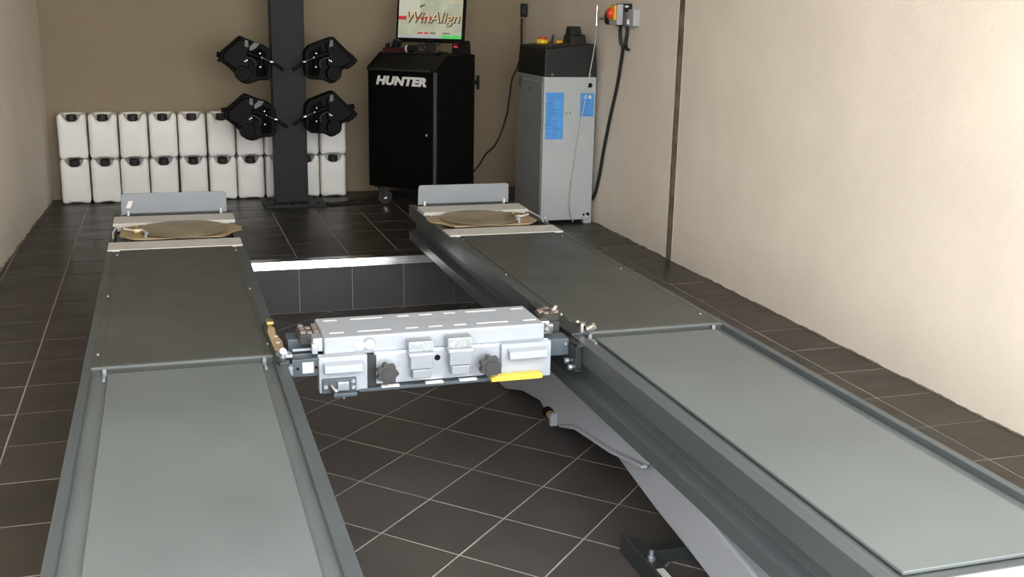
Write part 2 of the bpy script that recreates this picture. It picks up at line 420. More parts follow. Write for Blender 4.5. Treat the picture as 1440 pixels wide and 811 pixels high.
    def bar(name, pts, x0, x1, mt, bev=.006):
        b = MB(); b.prism(pts, min(x0, x1), max(x0, x1), 'x', bev=bev, seg=3); return build(name, b, mt, t)
    # lower pair: falls towards the doorway end
    def slab(ya, za, yb, zb, h):
        d = Vector((yb - ya, zb - za)).normalized(); n = Vector((-d.y, d.x)) * h / 2
        if n.y < 0: n = -n
        return [(ya - n.x, za - n.y), (yb - n.x, zb - n.y), (yb + n.x, zb + n.y), (ya + n.x, za + n.y)]
    ns = [(4.85, .115), (3.74, -.113), (3.27, -.181), (3.0, -.208), (2.86, -.226), (2.3, -.300), (2.02, -.318), (1.95, -.27), (2.10, -.16), (2.576, -.072), (2.88, -.038), (3.23, .008), (4.85, .225)]
    bar('scissor_leg', ns, xi, xi + s * .085, 'arm_grey', .012)
    b = MB(); b.box((min(xi - s * .004, xi + s * .004), 3.24, -.197), (max(xi - s * .004, xi + s * .004), 3.80, -.186), rot=None)
    b.bm.free()
    # inner leg with a stiffening web: falls towards the far end
    up_ = [(5.25, -.322), (5.02, -.318), (4.74, -.232), (4.48, -.190), (4.34, -.225), (4.24, -.222), (4.15, -.188), (3.97, -.131), (3.79, -.110), (3.6, -.083), (3.33, -.028), (3.30, -.012), (3.42, .09), (3.9, .13), (4.5, -.02), (5.25, -.22)]
    il = bar('scissor_leg', up_, xi - s * .028, xi - s * .004, 'arm_grey', .004)
    b = MB()
    for a, c in ((3.30, 3.6), (3.6, 3.97), (3.97, 4.15)):
        za, zc = {3.30: -.020, 3.6: -.081, 3.97: -.129, 4.15: -.187}[a], {3.6: -.081, 3.97: -.129, 4.15: -.187}[c]
        b.prism(slab(a, za, c, zc, .012), min(xi - s * .028, xi - s * .052), max(xi - s * .028, xi - s * .052), 'x', bev=.002, seg=1)
    build('stiffener', b, 'arm_grey', il)
    xo = xi + s * .27
    bar('scissor_leg', slab(1.98, .09, 5.15, -.265, .12), xo - .03, xo + .03, 'arm_grey')
    bar('scissor_leg', slab(1.98, -.265, 5.15, .09, .12), xo + s * .045 - .012, xo + s * .045 + .012, 'arm_grey')
    b = MB(); b.cyl((xi - s * .02, 3.57, -.02), (xo + s * .07, 3.57, -.02), .03, seg=20); build('pivot_shaft', b, 'zinc', t)
    b = MB(); b.cyl((xi, 2.03, -.28), (xo + s * .06, 2.03, -.28), .025); build('pivot_shaft', b, 'zinc', t)
    b = MB(); b.cyl((xi, 5.1, -.27), (xo + s * .06, 5.1, -.27), .025); build('pivot_shaft', b, 'zinc', t)
    b = MB(); b.box((xi - s * .06 if s > 0 else xi + .028, 4.235, -.222), (xi - .028 if s > 0 else xi + .06, 4.255, -.165), bev=.003); build('sensor_bracket', b, 'jack_white', t)
    b = MB(); b.cyl((xi - s * .045, 4.262, -.185), (xi - s * .045, 4.29, -.185), .018, seg=14); build('limit_switch', b, 'brass', t)
    b = MB(); b.cyl((xi - s * .045, 4.288, -.185), (xi - s * .045, 4.33, -.185), .024, seg=14, bev=.003); build('switch_cover', b, 'black_matt', t)
    # base frame on the pit floor
    xb = cx + inn * .283
    b = MB(); b.prism([(xb, -PD), (xb, -.262), (xb + s * .006, -.258), (xb + s * .014, -.262), (xb + s * .014, -.288), (xb + s * .075, -.288), (xb + s * .075, -PD)], 1.9, 3.29, 'y', bev=.002, seg=1)
    bf = build('base_rail', b, 'dark_steel', t)
    b = MB(); b.prism([(cx - inn * .283 + x, z) for x, z in ((-.02, -PD), (-.02, -.28), (.02, -.28), (.02, -PD))], 1.9, 3.29, 'y', bev=.002, seg=1); build('base_rail', b, 'dark_steel', t)
    b = MB(); b.box((cx - .26, 3.17, -PD), (cx + .26, 3.235, -.285), bev=.003); build('cross_member', b, 'dark_steel', t)
    b = MB(); b.box((cx - .26, 1.95, -PD), (cx + .26, 2.02, -.27), bev=.003); build('cross_member', b, 'dark_steel', t)
    b = MB(); b.cyl((xb + s * .045, 3.12, -.289), (xb + s * .045, 3.12, -.274), .014, seg=6); b.cyl((xb + s * .045, 3.12, -.289), (xb + s * .045, 3.12, -.252), .008, seg=10); build('anchor_bolt', b, 'zinc', bf)
    b = MB(); b.box((min(xb + s * .024, xb + s * .062), 2.70, -.2885), (max(xb + s * .024, xb + s * .062), 3.055, -.286)); build('sticker', b, 'off_white', bf, smooth=0)
    b = MB(); b.box((cx - .05, 5.0, -PD), (cx + .2, 5.35, -.30)); build('slide_track', b, 'dark_steel', t, smooth=0)
    return t
rl = runway(.0245, 1, 'dark grey steel scissor lift runway running past the left wall')
rr = runway(1.7635, -1, 'dark grey steel scissor lift runway in front of the power cabinet')
# jack rail stops bolted to the inner rails
b = MB(); b.prism([(.318, 3.63), (.312, 4.10), (.322, 4.12), (.362, 4.10), (.372, 3.66), (.362, 3.60), (.33, 3.60)], .356, .372, 'z', bev=.003); st = build('rail_stop', b, 'dark_steel', rl)
b = MB(); b.prism([(.326, 3.74), (.322, 3.98), (.334, 4.05), (.352, 4.02), (.348, 3.93), (.362, 3.84), (.358, 3.75), (.34, 3.71)], .372, .376, 'z'); build('stop_plate', b, 'tan_plate', st)
for (x, y) in ((.345, 3.90), (.345, 3.82)):
    b = MB(); b.cyl((x, y, .375), (x, y, .3785), .007, seg=8); build('rivet', b, 'off_white', st)
b = MB(); b.cyl((.338, 4.07, .372), (.338, 4.07, .392), .012, seg=8); b.box((.326, 4.04, .38), (.352, 4.09, .392), bev=.004); build('bolt', b, 'brass', st)
b = MB(); b.cyl((.35, 3.66, .372), (.35, 3.66, .394), .016, seg=10); b.cyl((.335, 3.69, .372), (.345, 3.64, .40), .012, seg=8); b.box((.352, 3.63, .376), (.376, 3.67, .388), bev=.003); build('bolt', b, 'zinc', st)
b = MB(); b.box((.345, 3.59, .325), (.372, 3.63, .357), bev=.003); build('bracket', b, 'stop_grey', st)
b = MB(); b.prism([(1.425, 3.70), (1.405, 3.95), (1.41, 4.18), (1.445, 4.18), (1.455, 4.0), (1.485, 3.86), (1.53, 3.76), (1.50, 3.70)], .358, .370, 'z', bev=.003); st2 = build('rail_stop', b, 'dark_steel', rr)
for (x, y) in ((1.483, 3.985), (1.481, 3.88), (1.512, 3.865)):
    b = MB(); b.cyl((x, y, .361), (x, y, .368), .009, .006, seg=10); build('rivet', b, 'off_white', st2)
b = MB(); b.cyl((1.49, 3.76, .368), (1.49, 3.76, .392), .015, seg=10); b.cyl((1.505, 3.735, .37), (1.525, 3.72, .388), .014, seg=10); build('bolt', b, 'chrome', st2)
b = MB(); b.box((1.398, 3.58, .352), (1.47, 3.62, .358), bev=.001); b.box((1.398, 3.58, .26), (1.404, 3.62, .358), bev=.001); b.box((1.398, 3.58, .258), (1.425, 3.62, .264), bev=.001); b.box((1.402, 3.60, .264), (1.427, 4.15, .354)); build('bracket', b, 'dark_steel', st2)
b = MB(); b.cyl((1.385, 3.66, .278), (1.40, 3.66, .278), .011, seg=8); b.cyl((1.385, 3.62, .265), (1.40, 3.62, .265), .011, seg=8); build('bolt', b, 'zinc', st2)

# turn plates in the pockets at the front ends
def turn_plate(cx, inn, lab):
    t = thing('turn_plate', lab, 'turn plate', (cx, 6.05, .318))
    s = inn
    oct_ = [(cx + s * (.30), 5.95), (cx + s * .345, 6.0), (cx + s * .35, 6.08), (cx + s * .30, 6.17), (cx + s * .10, 6.225), (cx - s * .20, 6.21), (cx - s * .28, 6.15), (cx - s * .28, 5.93), (cx - s * .2, 5.83), (cx + s * .24, 5.83)]
    b = MB(); b.prism(oct_, .361, .369, 'z', bev=.002, seg=1); build('base_plate', b, 'tan_plate', t)
    b = MB(); b.lathe([(.20, .0), (.205, .004), (.225, .006), (.229, .012), (.20, .0165), (.12, .018), (.02, .0185)], (cx + s * .045, 6.02, .369), seg=48); build('disc', b, 'disc', t, smooth=50)
    for dx, dy in ((.2, -.1), (-.2, -.12), (.1, .17)):
        b = MB(); b.cyl((cx + s * dx, 6.05 + dy, .318), (cx + s * dx, 6.05 + dy, .362), .03, seg=12); build('foot', b, 'dark_steel', t)
    b = MB(); b.box((min(cx - s * .17, cx - s * .21), 5.99, .368), (max(cx - s * .17, cx - s * .21), 6.05, .382), bev=.004); build('lock_tab', b, 'brass', t)
    b = MB(); b.tube([(cx - s * .14, 5.88, .386), (cx - s * .155, 5.90, .390), (cx - s * .165, 5.97, .388), (cx - s * .21, 5.98, .386), (cx - s * .26, 6.04, .384)], .006, 8); build('lock_lever', b, 'wire_white', t)
    b = MB(); b.cyl((cx - s * .15, 5.87, .368), (cx - s * .15, 5.87, .40), .009, seg=10); build('lock_pin', b, 'zinc', t)
    b = MB(); b.tube([(cx - s * .245, 6.10, .36), (cx - s * .285, 6.16, .385), (cx - s * .305, 6.08, .38), (cx - s * .315, 5.96, .372), (cx - s * .305, 5.86, .345), (cx - s * .29, 5.83, .33)], .0035, 6); build('tether', b, 'wire_white', t)
    b = MB()
    b.cyl((cx - s * .20, 6.14, .368), (cx - s * .20, 6.14, .38), .01, seg=8); b.cyl((cx - s * .14, 6.18, .368), (cx - s * .14, 6.18, .38), .01, seg=8); build('stud', b, 'brass', t)
    return t
turn_plate(.0245, 1, 'round tan worn turn plate on the runway beside the left wall')
turn_plate(1.7635, -1, 'round tan worn turn plate on the runway before the power cabinet')

# ================================================================== JACK BEAM
J = thing('jack_beam', 'white and zinc jacking beam slung between the two lift runways', 'jack', (.9, 3.78, .22))
b = MB(); b.prism([(.488, .362), (.488, .43), (1.302, .43), (1.302, .362)], 3.66, 3.92, 'y', bev=.008, seg=3); hs = build('housing', b, 'jack_white', J)
# slots in the lid
for y in (3.715, 3.875):
    for x0, x1 in ((.515, .565), (.615, .735), (.79, .835), (.875, .925), (.97, 1.015), (1.055, 1.175), (1.235, 1.285)):
        b = MB(); b.box((x0, y - .006, .4302), (x1, y + .006, .4312), bev=.0004, seg=1); build('slot', b, 'white_paint', hs, smooth=0)
b = MB(); b.cyl((.645, 3.66, .398), (.645, 3.655, .398), .024, .022, seg=24); em = build('emblem', b, 'stop_grey', hs)
b = MB(); b.cyl((.648, 3.656, .398), (.648, 3.6535, .398), .017, seg=20); build('emblem_disc', b, 'label_white', em)
b = MB(); b.cyl((.612, 3.661, .397), (.612, 3.6545, .397), .017, seg=20); build('emblem', b, 'white_paint', hs)
# lower frame
b = MB(); b.box((.47, 3.66, .245), (1.31, 3.9, .36)); build('core', b, 'zinc', J, smooth=0)
b = MB(); b.box((.462, 3.615, .243), (.632, 3.66, .374), bev=.005); pl = build('end_panel', b, 'jack_white', J)
b = MB(); b.box((1.122, 3.615, .24), (1.314, 3.66, .374), bev=.005); pr = build('end_panel', b, 'jack_white', J)
for p_, x0, x1, z in ((pl, .478, .612, .338), (pr, 1.145, 1.29, .338)):
    b = MB(); b.prism([(3.617, z + .02), (3.585, z + .012), (3.582, z - .014), (3.592, z - .018), (3.617, z - .006)], x0, x1, 'x', bev=.003); build('pull_handle', b, 'jack_white', p_)
    b = MB(); b.box((x0 + .02, 3.612, z - .042), (x1 - .02, 3.617, z - .034), bev=.002); build('rib', b, 'jack_white', p_)
b = MB(); b.box((.632, 3.63, .252), (.665, 3.66, .362)); build('gap_plate', b, 'dark_steel', J, smooth=0)
b = MB(); b.box((.665, 3.632, .256), (1.122, 3.66, .368), bev=.003); b.prism([(.66, .36), (1.13, .36), (1.13, .372), (.66, .372)], 3.64, 3.66, 'y', bev=.003); fp = build('front_plate', b, 'zinc', J)
for x, z in ((.887, .338), (1.057, .276)):
    b = MB(); b.cyl((x, 3.6335, z), (x, 3.631, z), .011, seg=14); build('hole', b, 'black_matt', fp)
for x, z, r in ((.694, .312, .036), (1.068, .310, .037)):
    b = MB(); b.cyl((x, 3.635, z), (x, 3.585, z), .014, seg=14)
    pts = []
    for k in range(42):
        a = 2 * math.pi * k / 42; rr_ = r * (1 + .13 * math.cos(7 * a)); pts.append((x + rr_ * math.cos(a), z + rr_ * math.sin(a)))
    b.prism(pts, 3.562, 3.592, 'y', bev=.003); b.cyl((x, 3.566, z), (x, 3.558, z), r * .62, r * .58, seg=24)
    build('star_knob', b, 'knob_grey', J)
for x0, x1, zt in ((.776, .866, .412), (.918, 1.008, .416)):
    b = MB(); b.box((x0, 3.60, zt - .038), (x1, 3.655, zt), bev=.004); hk = build('adapter_block', b, 'galvanised', J)
    b = MB(); b.box((x0 + .004, 3.585, zt - .098), (x1 - .004, 3.632, zt - .046), bev=.004); build('adapter_face', b, 'stop_grey', hk)
    b = MB(); b.box((x0 - .002, 3.582, zt - .052), (x1 + .002, 3.632, zt - .038), bev=.004); build('adapter_lip', b, 'jack_white', hk)
    b = MB(); b.box((x0 + .012, 3.588, zt - .135), (x1 - .012, 3.632, zt - .102), bev=.004); build('adapter_foot', b, 'stop_grey', hk)
    b = MB(); b.box((x0 + .012, 3.586, zt - .106), (x1 - .012, 3.60, zt - .100), bev=.002); b.bm.verts.ensure_lookup_table(); build('adapter_lip', b, 'jack_white', hk)
b = MB(); b.box((.60, 3.612, .238), (1.12, 3.66, .250), bev=.002); br = build('bottom_rail', b, 'blue_steel', J)
for x0, x1 in ((.68, .745), (.84, .905), (.965, 1.03)):
    b = MB(); b.box((x0, 3.609, .248), (x1, 3.63, .2535), bev=.001); build('slide_pad', b, 'white_paint', br)
b = MB(); b.prism([(1.075, .247), (1.262, .247), (1.27, .25), (1.27, .264), (1.262, .268), (1.09, .266), (1.075, .262)], 3.575, 3.612, 'y', bev=.003); build('lever_grip', b, 'jack_yellow', J)
# release valve at lower left
b = MB(); b.box((.472, 3.60, .247), (.59, 3.616, .298), bev=.003); vl = build('valve_block', b, 'blue_steel', J)
b = MB(); b.box((.505, 3.575, .238), (.588, 3.61, .252), bev=.003); build('valve_foot', b, 'blue_steel', vl)
b = MB(); b.box((.522, 3.585, .258), (.562, 3.602, .29), bev=.004); build('valve_body', b, 'zinc', vl)
b = MB(); b.cyl((.50, 3.60, .275), (.515, 3.575, .255), .009, seg=10); build('spindle', b, 'chrome', vl)
for x, z in ((.482, .273), (.578, .288), (.578, .266)):
    b = MB(); b.cyl((x, 3.602, z), (x, 3.592, z), .008, seg=6); build('bolt', b, 'zinc', vl)
b = MB(); b.cyl((.543, 3.59, .24), (.543, 3.59, .226), .006, .003, seg=10); build('nipple', b, 'zinc', vl)
# telescopic arms, one to each rail
b = MB(); b.box((.372, 3.63, .305), (.47, 3.70, .368), bev=.003); al = build('telescopic_arm', b, 'blue_steel', J)
b = MB(); b.box((.408, 3.627, .318), (.446, 3.6305, .357), bev=.002); build('data_plate', b, 'label_white', al)
for x in (.392, .456):
    b = MB(); b.cyl((x, 3.6305, .336), (x, 3.628, .336), .005, seg=10); build('hole', b, 'black_matt', al)
b = MB(); b.box((.375, 3.77, .30), (.49, 3.86, .40), bev=.004); build('telescopic_arm', b, 'blue_steel', J)
b = MB(); b.box((.385, 3.715, .372), (.455, 3.725, .380)); build('link_bar', b, 'zinc', J, smooth=0)
b = MB(); b.box((.452, 3.68, .375), (.488, 3.75, .425), bev=.004); b.box((.445, 3.655, .375), (.465, 3.685, .412), bev=.003); build('end_clamp', b, 'zinc', J)
b = MB(); b.box((1.31, 3.66, .30), (1.40, 3.74, .365), bev=.003); ar = build('telescopic_arm', b, 'blue_steel', J)
b = MB(); b.cyl((1.385, 3.661, .345), (1.385, 3.655, .345), .006, seg=8); build('screw', b, 'zinc', ar)
b = MB(); b.box((1.30, 3.77, .30), (1.402, 3.86, .40), bev=.004); build('telescopic_arm', b, 'dark_steel', J)
b = MB(); b.box((1.302, 3.70, .375), (1.335, 3.75, .425), bev=.004); b.box((1.325, 3.675, .382), (1.342, 3.72, .418), bev=.004); build('end_clamp', b, 'chrome', J)
# lifting pads at the outer ends
b = MB(); b.box((.412, 3.735, .385), (.487, 3.85, .425), bev=.008); pd = build('lift_pad', b, 'rubber', J)
b = MB()
for i in range(3):
    for j in range(4):
        if random.random() < .85: b.box((.417 + i * .023, 3.742 + j * .026, .424), (.436 + i * .023, 3.763 + j * .026, .432 + random.uniform(0, .004)), bev=.003)
build('pad_tread', b, 'dirty_rubber', pd)
b = MB(); b.cyl((1.372, 3.83, .395), (1.372, 3.83, .425), .052, seg=28, bev=.005); pd = build('lift_pad', b, 'rubber', J)
b = MB()
for k in range(9):
    a = 2 * math.pi * k / 9; b.box((1.372 + .033 * math.cos(a) - .010, 3.83 + .033 * math.sin(a) - .010, .424), (1.372 + .033 * math.cos(a) + .010, 3.83 + .033 * math.sin(a) + .010, .433), bev=.003)
build('pad_tread', b, 'dirty_rubber', pd)
b = MB(); b.cyl((1.388, 3.81, .43), (1.400, 3.805, .452), .009, seg=8); build('screw', b, 'chrome', pd)

# ================================================================== JERRYCANS
def rounded(lo, hi, n, r):
    t = bmesh.new(); bmesh.ops.create_cube(t, size=2); bmesh.ops.subdivide_edges(t, edges=list(t.edges), cuts=n, use_grid_fill=True)
    c = (Vector(lo) + Vector(hi)) / 2; h = (Vector(hi) - Vector(lo)) / 2
    for v in t.verts:
        p = Vector((v.co.x * h.x, v.co.y * h.y, v.co.z * h.z)); q = Vector([max(-h[i] + r, min(h[i] - r, p[i])) for i in range(3)])
        d = p - q; v.co = c + (q + d.normalized() * r if d.length > 1e-9 else p)
    return t
def smoothstep(a, c, x): u = max(0, min(1, (x - a) / (c - a))); return u * u * (3 - 2 * u)
def jerrycan():
    t = thing('jerrycan', '', 'jerrycan', (0, 0, 0))
    bm = rounded((-.108, -.115, 0), (.108, .115, .352), 17, .03)
    for v in bm.verts:
        x, y, z = v.co
        if z > .2:
            # mouth notch at the front, hand hole behind it
            k = (1 - max(0, min(1, (abs(x) - .042) / .030))) * (1 - smoothstep(-.025, .0, y)) * smoothstep(.20, .34, z)
            v.co.z -= .050 * k; v.co.y += .006 * k
            k2 = (1 - smoothstep(.062, .09, abs(x))) * smoothstep(-.01, .012, y) * (1 - smoothstep(.075, .1, y)) * smoothstep(.30, .345, z)
            v.co.z -= .035 * k2
        # slightly waisted flanks and foot recess
        v.co.x *= 1 - .018 * math.sin(math.pi * max(0, min(1, z / .352)))
        if z < .02 and abs(x) < .055 and y < -.07: v.co.z += .009 * (1 - smoothstep(.035, .055, abs(x)))
    b = MB(); b._merge(bm); build('body', b, 'white_plastic', t, local=True, smooth=60)
    n = Vector((0, -.10, .995)).normalized(); c = Vector((0, -.066, .302))
    b = MB(); b.cyl(c, c + n * .040, .039, .038, seg=24, bev=.003)
    for k in range(16):
        pass
    cp = build('cap', b, 'cap_purple', t, local=True)
    b = MB(); b.cyl(c - n * .006, c + n * .008, .043, seg=24); build('cap_ring', b, 'cap_purple', cp, local=True)
    b = MB(); b.tube([(-.075, .045, .322), (-.045, .045, .340), (0, .045, .341), (.045, .045, .340), (.075, .045, .322)], .0105, 10); build('handle', b, 'white_plastic', t, local=True)
    for s in (-1, 1):
        b = MB(); b.tube([(s * .078, -.088, .336), (s * .076, -.04, .343), (s * .078, .02, .343)], .0085, 8); build('shoulder_ridge', b, 'white_plastic', t, local=True)
    return t
proto = jerrycan(); first = True
for row in range(2):
    for i in range(10):
        o = proto if first else copy_tree(proto); first = False
        c = onz(107 + 40.55 * i, 285 - 1.0 * i, 0)
        x = -.700 + .2245 * i
        o.location = (x + random.uniform(-.003, .003) + (.010 if row else .008), 9.245 + random.uniform(-.008, .008), .3525 * row); o.rotation_euler = (0, 0, random.uniform(-.03, .03))
        nth = ['first', 'second', 'third', 'fourth', 'fifth', 'sixth', 'seventh', 'eighth', 'ninth', 'tenth'][i]
        o['label'] = ('white plastic jerrycan of the upper stacked row, %s from the left wall' if row else 'white plastic jerrycan of the bottom row on the floor, %s from the left wall') % nth
        o['group'] = 'jerrycans stacked along the back wall'

# ================================================================== SENSOR POST
C = thing('sensor_post', 'dark grey square steel post holding four black sensor heads', 'post', (.94, 8.82, 0))
b = MB(); b.box((.815, 8.745, .028), (1.070, 8.92, 2.25), bev=.008); po = build('post', b, 'column_grey', C)
for x in (-.09, .085):
    for z in (.60, .635):
        b = MB(); b.cyl((.94 + x, 8.7465, z), (.94 + x, 8.7435, z), .006, seg=10); build('hole', b, 'black_matt', po)
b = MB(); b.box((.715, 8.635, 0), (1.20, 8.99, .028), bev=.004); bp_ = build('base_plate', b, 'column_grey', C)
for x, y in ((.77, 8.68), (1.14, 8.68), (.77, 8.94), (1.14, 8.94), (.90, 8.66), (.98, 8.66)):
    b = MB(); b.cyl((x, y, .028), (x, y, .042), .014, seg=6); build('anchor_bolt', b, 'dark_steel', bp_)
for x0, x1 in ((.70, .82), (1.06, 1.18)):
    for z in (.70, 1.12):
        b = MB(); b.box((x0, 8.77, z), (x1, 8.81, z + .04), bev=.004); build('hanger_arm', b, 'column_grey', C)
b = MB(); b.box((.80, 8.73, 2.25), (1.08, 8.93, 2.265), bev=.003); build('top_plate', b, 'column_grey', C)

YH = 8.62
def P2(x, y): p = ony(x, y, YH); return (p.x, p.z)
def P3(x, y, Y): p = ony(x, y, Y); return Vector(p)
def sensor_head(out, inner, side, dx, dz, lab, knob):
    # outlines are laid out on the plane of the heads, then every piece gets its own depth
    c = P2(345 if side < 0 else 462, 85)
    t = thing('alignment_sensor', lab, 'sensor head', (c[0], YH + .05, c[1] - .15))
    b = MB(); b.prism([P2(*q) for q in out], 8.60, 8.74, 'y', bev=.012, seg=2); hd = build('housing', b, 'black_matt', t, smooth=50)
    b = MB(); b.prism([P2(*q) for q in inner], 8.565, 8.61, 'y', bev=.012, seg=2); build('face_cover', b, 'black_gloss', hd, smooth=50)
    m_ = (lambda x: x) if side < 0 else (lambda x: 810 - x)
    # round clamp wheel low on the housing
    cw = P3(m_(341), 103, 8.60)
    b = MB(); b.cyl(cw + Vector((0, .01, 0)), cw + Vector((0, -.05, 0)), .062, .056, seg=28, bev=.006); cwo = build('clamp_wheel', b, 'black_gloss', t)
    b = MB(); b.cyl(cw + Vector((0, -.045, 0)), cw + Vector((0, -.056, 0)), .03, seg=20, bev=.003); build('wheel_cap', b, 'black_matt', cwo)
    # carriage with ribs
    for i in range(3):
        a = P3(m_(360 + 6 * i), 66 + 3 * i, 8.59); e = P3(m_(364 + 5 * i), 108 - i, 8.59)
        b = MB(); b.tube([a, (a + e) / 2 + Vector((0, -.03, 0)), e], .013, 8); build('rib', b, 'black_matt', t)
    # arm, locking rod and hand grip
    a0, a1, a2, a3 = P3(m_(349), 75, 8.55), P3(m_(368), 81, 8.54), P3(m_(382.5), 87.5, 8.53), P3(m_(398.5), 98.5, 8.52)
    b = MB(); b.cyl(a0, a1, .02, .017, seg=12); lk = build('clamp_arm', b, 'black_matt', t)
    b = MB(); b.cyl(a1, a2, .004, seg=10); build('rod', b, 'strip_grey', lk)
    b = MB(); b.sphere(a1, .011); build('ball', b, 'chrome', lk)
    b = MB(); b.cyl(a2 - (a2 - a1).normalized() * .015, a2 + (a2 - a1).normalized() * .012, .013, seg=14, bev=.003); build('collar', b, 'chrome', lk)
    b = MB(); b.cyl(a2, a3, .0135, .0125, seg=12, bev=.003); build('hand_grip', b, 'black_matt', lk)
    # curved lever and bright screws
    b = MB(); b.tube([P3(m_(347), 81, 8.555), P3(m_(354), 82, 8.545), P3(m_(360), 88, 8.55), P3(m_(359), 95, 8.555)], .004, 8); build('lever', b, 'strip_grey', t)
    for q in ((350.5, 73), (347, 84.5), (344.5, 86), (365.5, 75), (366, 94)):
        p = P3(m_(q[0]), q[1], 8.565); b = MB(); b.cyl(p, p + Vector((0, -.014, 0)), .0055, seg=8); build('screw', b, 'zinc', t)
    q = [(343.5, 55.5), (348, 57), (348.3, 66), (343.2, 64.5)]
    b = MB(); b.prism([P2(m_(x), y) for x, y in q], 8.560, 8.564, 'y'); build('label', b, 'label_grey', hd)
    if side < 0:
        q = [(357, 59), (364, 61), (359, 67), (353, 70), (350, 71), (350.5, 65)]
        b = MB(); b.prism([P2(m_(x), y) for x, y in q], 8.556, 8.562, 'y'); build('strap', b, 'label_grey', hd)
    if knob == 1: b = MB(); b.cyl(P3(m_(310), 77, 8.66), P3(m_(304.5), 76, 8.66), .018, .022, seg=12); b.cyl(P3(m_(309), 84, 8.66), P3(m_(306), 86, 8.66), .012, seg=10); build('knob', b, 'black_matt', t)
    if knob == 2: b = MB(); b.cyl(*((P3(316, 73, 8.66), P3(304, 74, 8.66)) if side < 0 else (P3(486, 76, 8.66), P3(498, 74, 8.66))), .018, .020, seg=12, bev=.003); build('knob', b, 'black_matt', t)
    t.location.x += dx; t.location.z += dz
    return t
outL = [(337.5, 49.9), (343.4, 52.8), (355.2, 57.8), (363.1, 60.2), (371, 63.2), (377.9, 68.6), (381.4, 74.5), (381.9, 108), (376.9, 112.5), (363.1, 113), (355.2, 116.4), (348.3, 117.9), (339.4, 115.9), (333.5, 110.5), (329.6, 103.1), (323.7, 96.7), (312.8, 88.3), (307.5, 85.5), (308.8, 80), (310.8, 72.5), (315.8, 68.6)]
inL = [(337.5, 54), (350, 59), (356, 62), (348, 74), (352, 90), (346, 98), (334, 100), (325, 93), (313, 85), (313, 74)]
outR = [(469, 51.5), (478, 61), (488.4, 71.4), (496, 77), (503.5, 85), (497, 92), (488.4, 97.7), (483, 96), (479.5, 101), (478.5, 109), (471.6, 115.5), (464.3, 117.6), (455, 112.5), (436, 111.5), (430, 106), (428, 98), (428, 73.5), (434, 64), (450.6, 57.5), (462, 53)]
inR = [(468, 55.5), (484, 72), (496, 84), (486, 92), (476, 95), (464, 96), (458, 90), (460, 74), (456, 62)]
sensor_head(outL, inL, -1, 0, 0, 'black alignment sensor head at upper left of the post with grey strap', 1)
sensor_head(outL, inL, -1, .018, -.430, 'black alignment sensor head at lower left of the post overlapping the jerrycans', 2)
sensor_head(outR, inR, 1, 0, 0, 'black alignment sensor head at upper right of the post, pointed tip bare', 0)
sensor_head(outR, inR, 1, -.006, -.412, 'black alignment sensor head at lower right of the post with stub knob', 2)
# cable duct on the floor between the post and the console
p0, p1 = onz(462, 288, 0), onz(549, 279, 0)
d_ = (p1 - p0); ang = math.atan2(d_.y, d_.x)
D_ = thing('cable_duct', 'black rubber cable duct on floor between post and console', 'cable duct', p0, ang)
b = MB(); b.prism([(-.05, 0), (-.035, .024), (.035, .024), (.05, 0)], 0, d_.length + .35, 'x', bev=.002, seg=1); build('cover', b, 'cable_black', D_, local=True)
b = MB(); b.box((-.014, -.045, 0), (.0, .045, .02), bev=.003); build('end_cap', b, 'cable_black', D_, local=True)

# ================================================================== ALIGNMENT CONSOLE
PH = .82
K = thing('console_cabinet', 'black wheeled alignment console cabinet with white lettering on its door', 'cabinet', (1.553, 8.70, 0), -PH)
CW, CDp, zb, zd = .647, .56, .156, 1.083
b = MB()
b.prism([(0, zb), (0, zd), (.0, zd + .005), (.17, 1.20), (CDp, 1.20), (CDp, zb)], .0, CW, 'x', bev=.004)
build('body', b, 'black_cab', K, local=True)
b = MB(); b.box((.018, -.016, zb + .012), (CW - .03, .004, zd - .012), bev=.004); dr = build('door', b, 'black_gloss', K, local=True)
b = MB(); b.cyl((CW - .075, -.016, .60), (CW - .075, -.024, .60), .010, seg=14); build('lock', b, 'chrome', dr, local=True)
b = text_mb('HUNTER', .088, shear=.22, off=.0048, ext=.0015, sx=1.30, space=1.06); b.xf(frame((.325, -.0185, .998), (1, 0, 0), (0, 0, 1))); build('lettering', b, 'label_white', dr, local=True, smooth=0)
b = MB(); b.box((CW - .022, -.012, zb + .004), (CW + .003, .006, zd - .004), bev=.003); build('corner_strip', b, 'strip_grey', K, local=True)
for x0, x1 in ((-.004, .016), (CW - .016, CW + .004)):
    b = MB(); b.prism([(-.01, zd - .004), (-.012, zd + .012), (.012, zd + .030), (.17, 1.217), (.17, 1.20), (.0, zd - .004)], x0, x1, 'x', bev=.002); build('side_rim', b, 'black_cab', K, local=True)
b = MB(); b.box((.02, -.014, zd - .006), (CW - .06, .006, zd + .010), bev=.003); build('front_rim', b, 'column_grey', K, local=True)
b = MB(); b.box((.01, .165, 1.19), (CW - .01, CDp - .005, 1.2035), bev=.002); build('top_panel', b, 'black_cab', K, local=True)
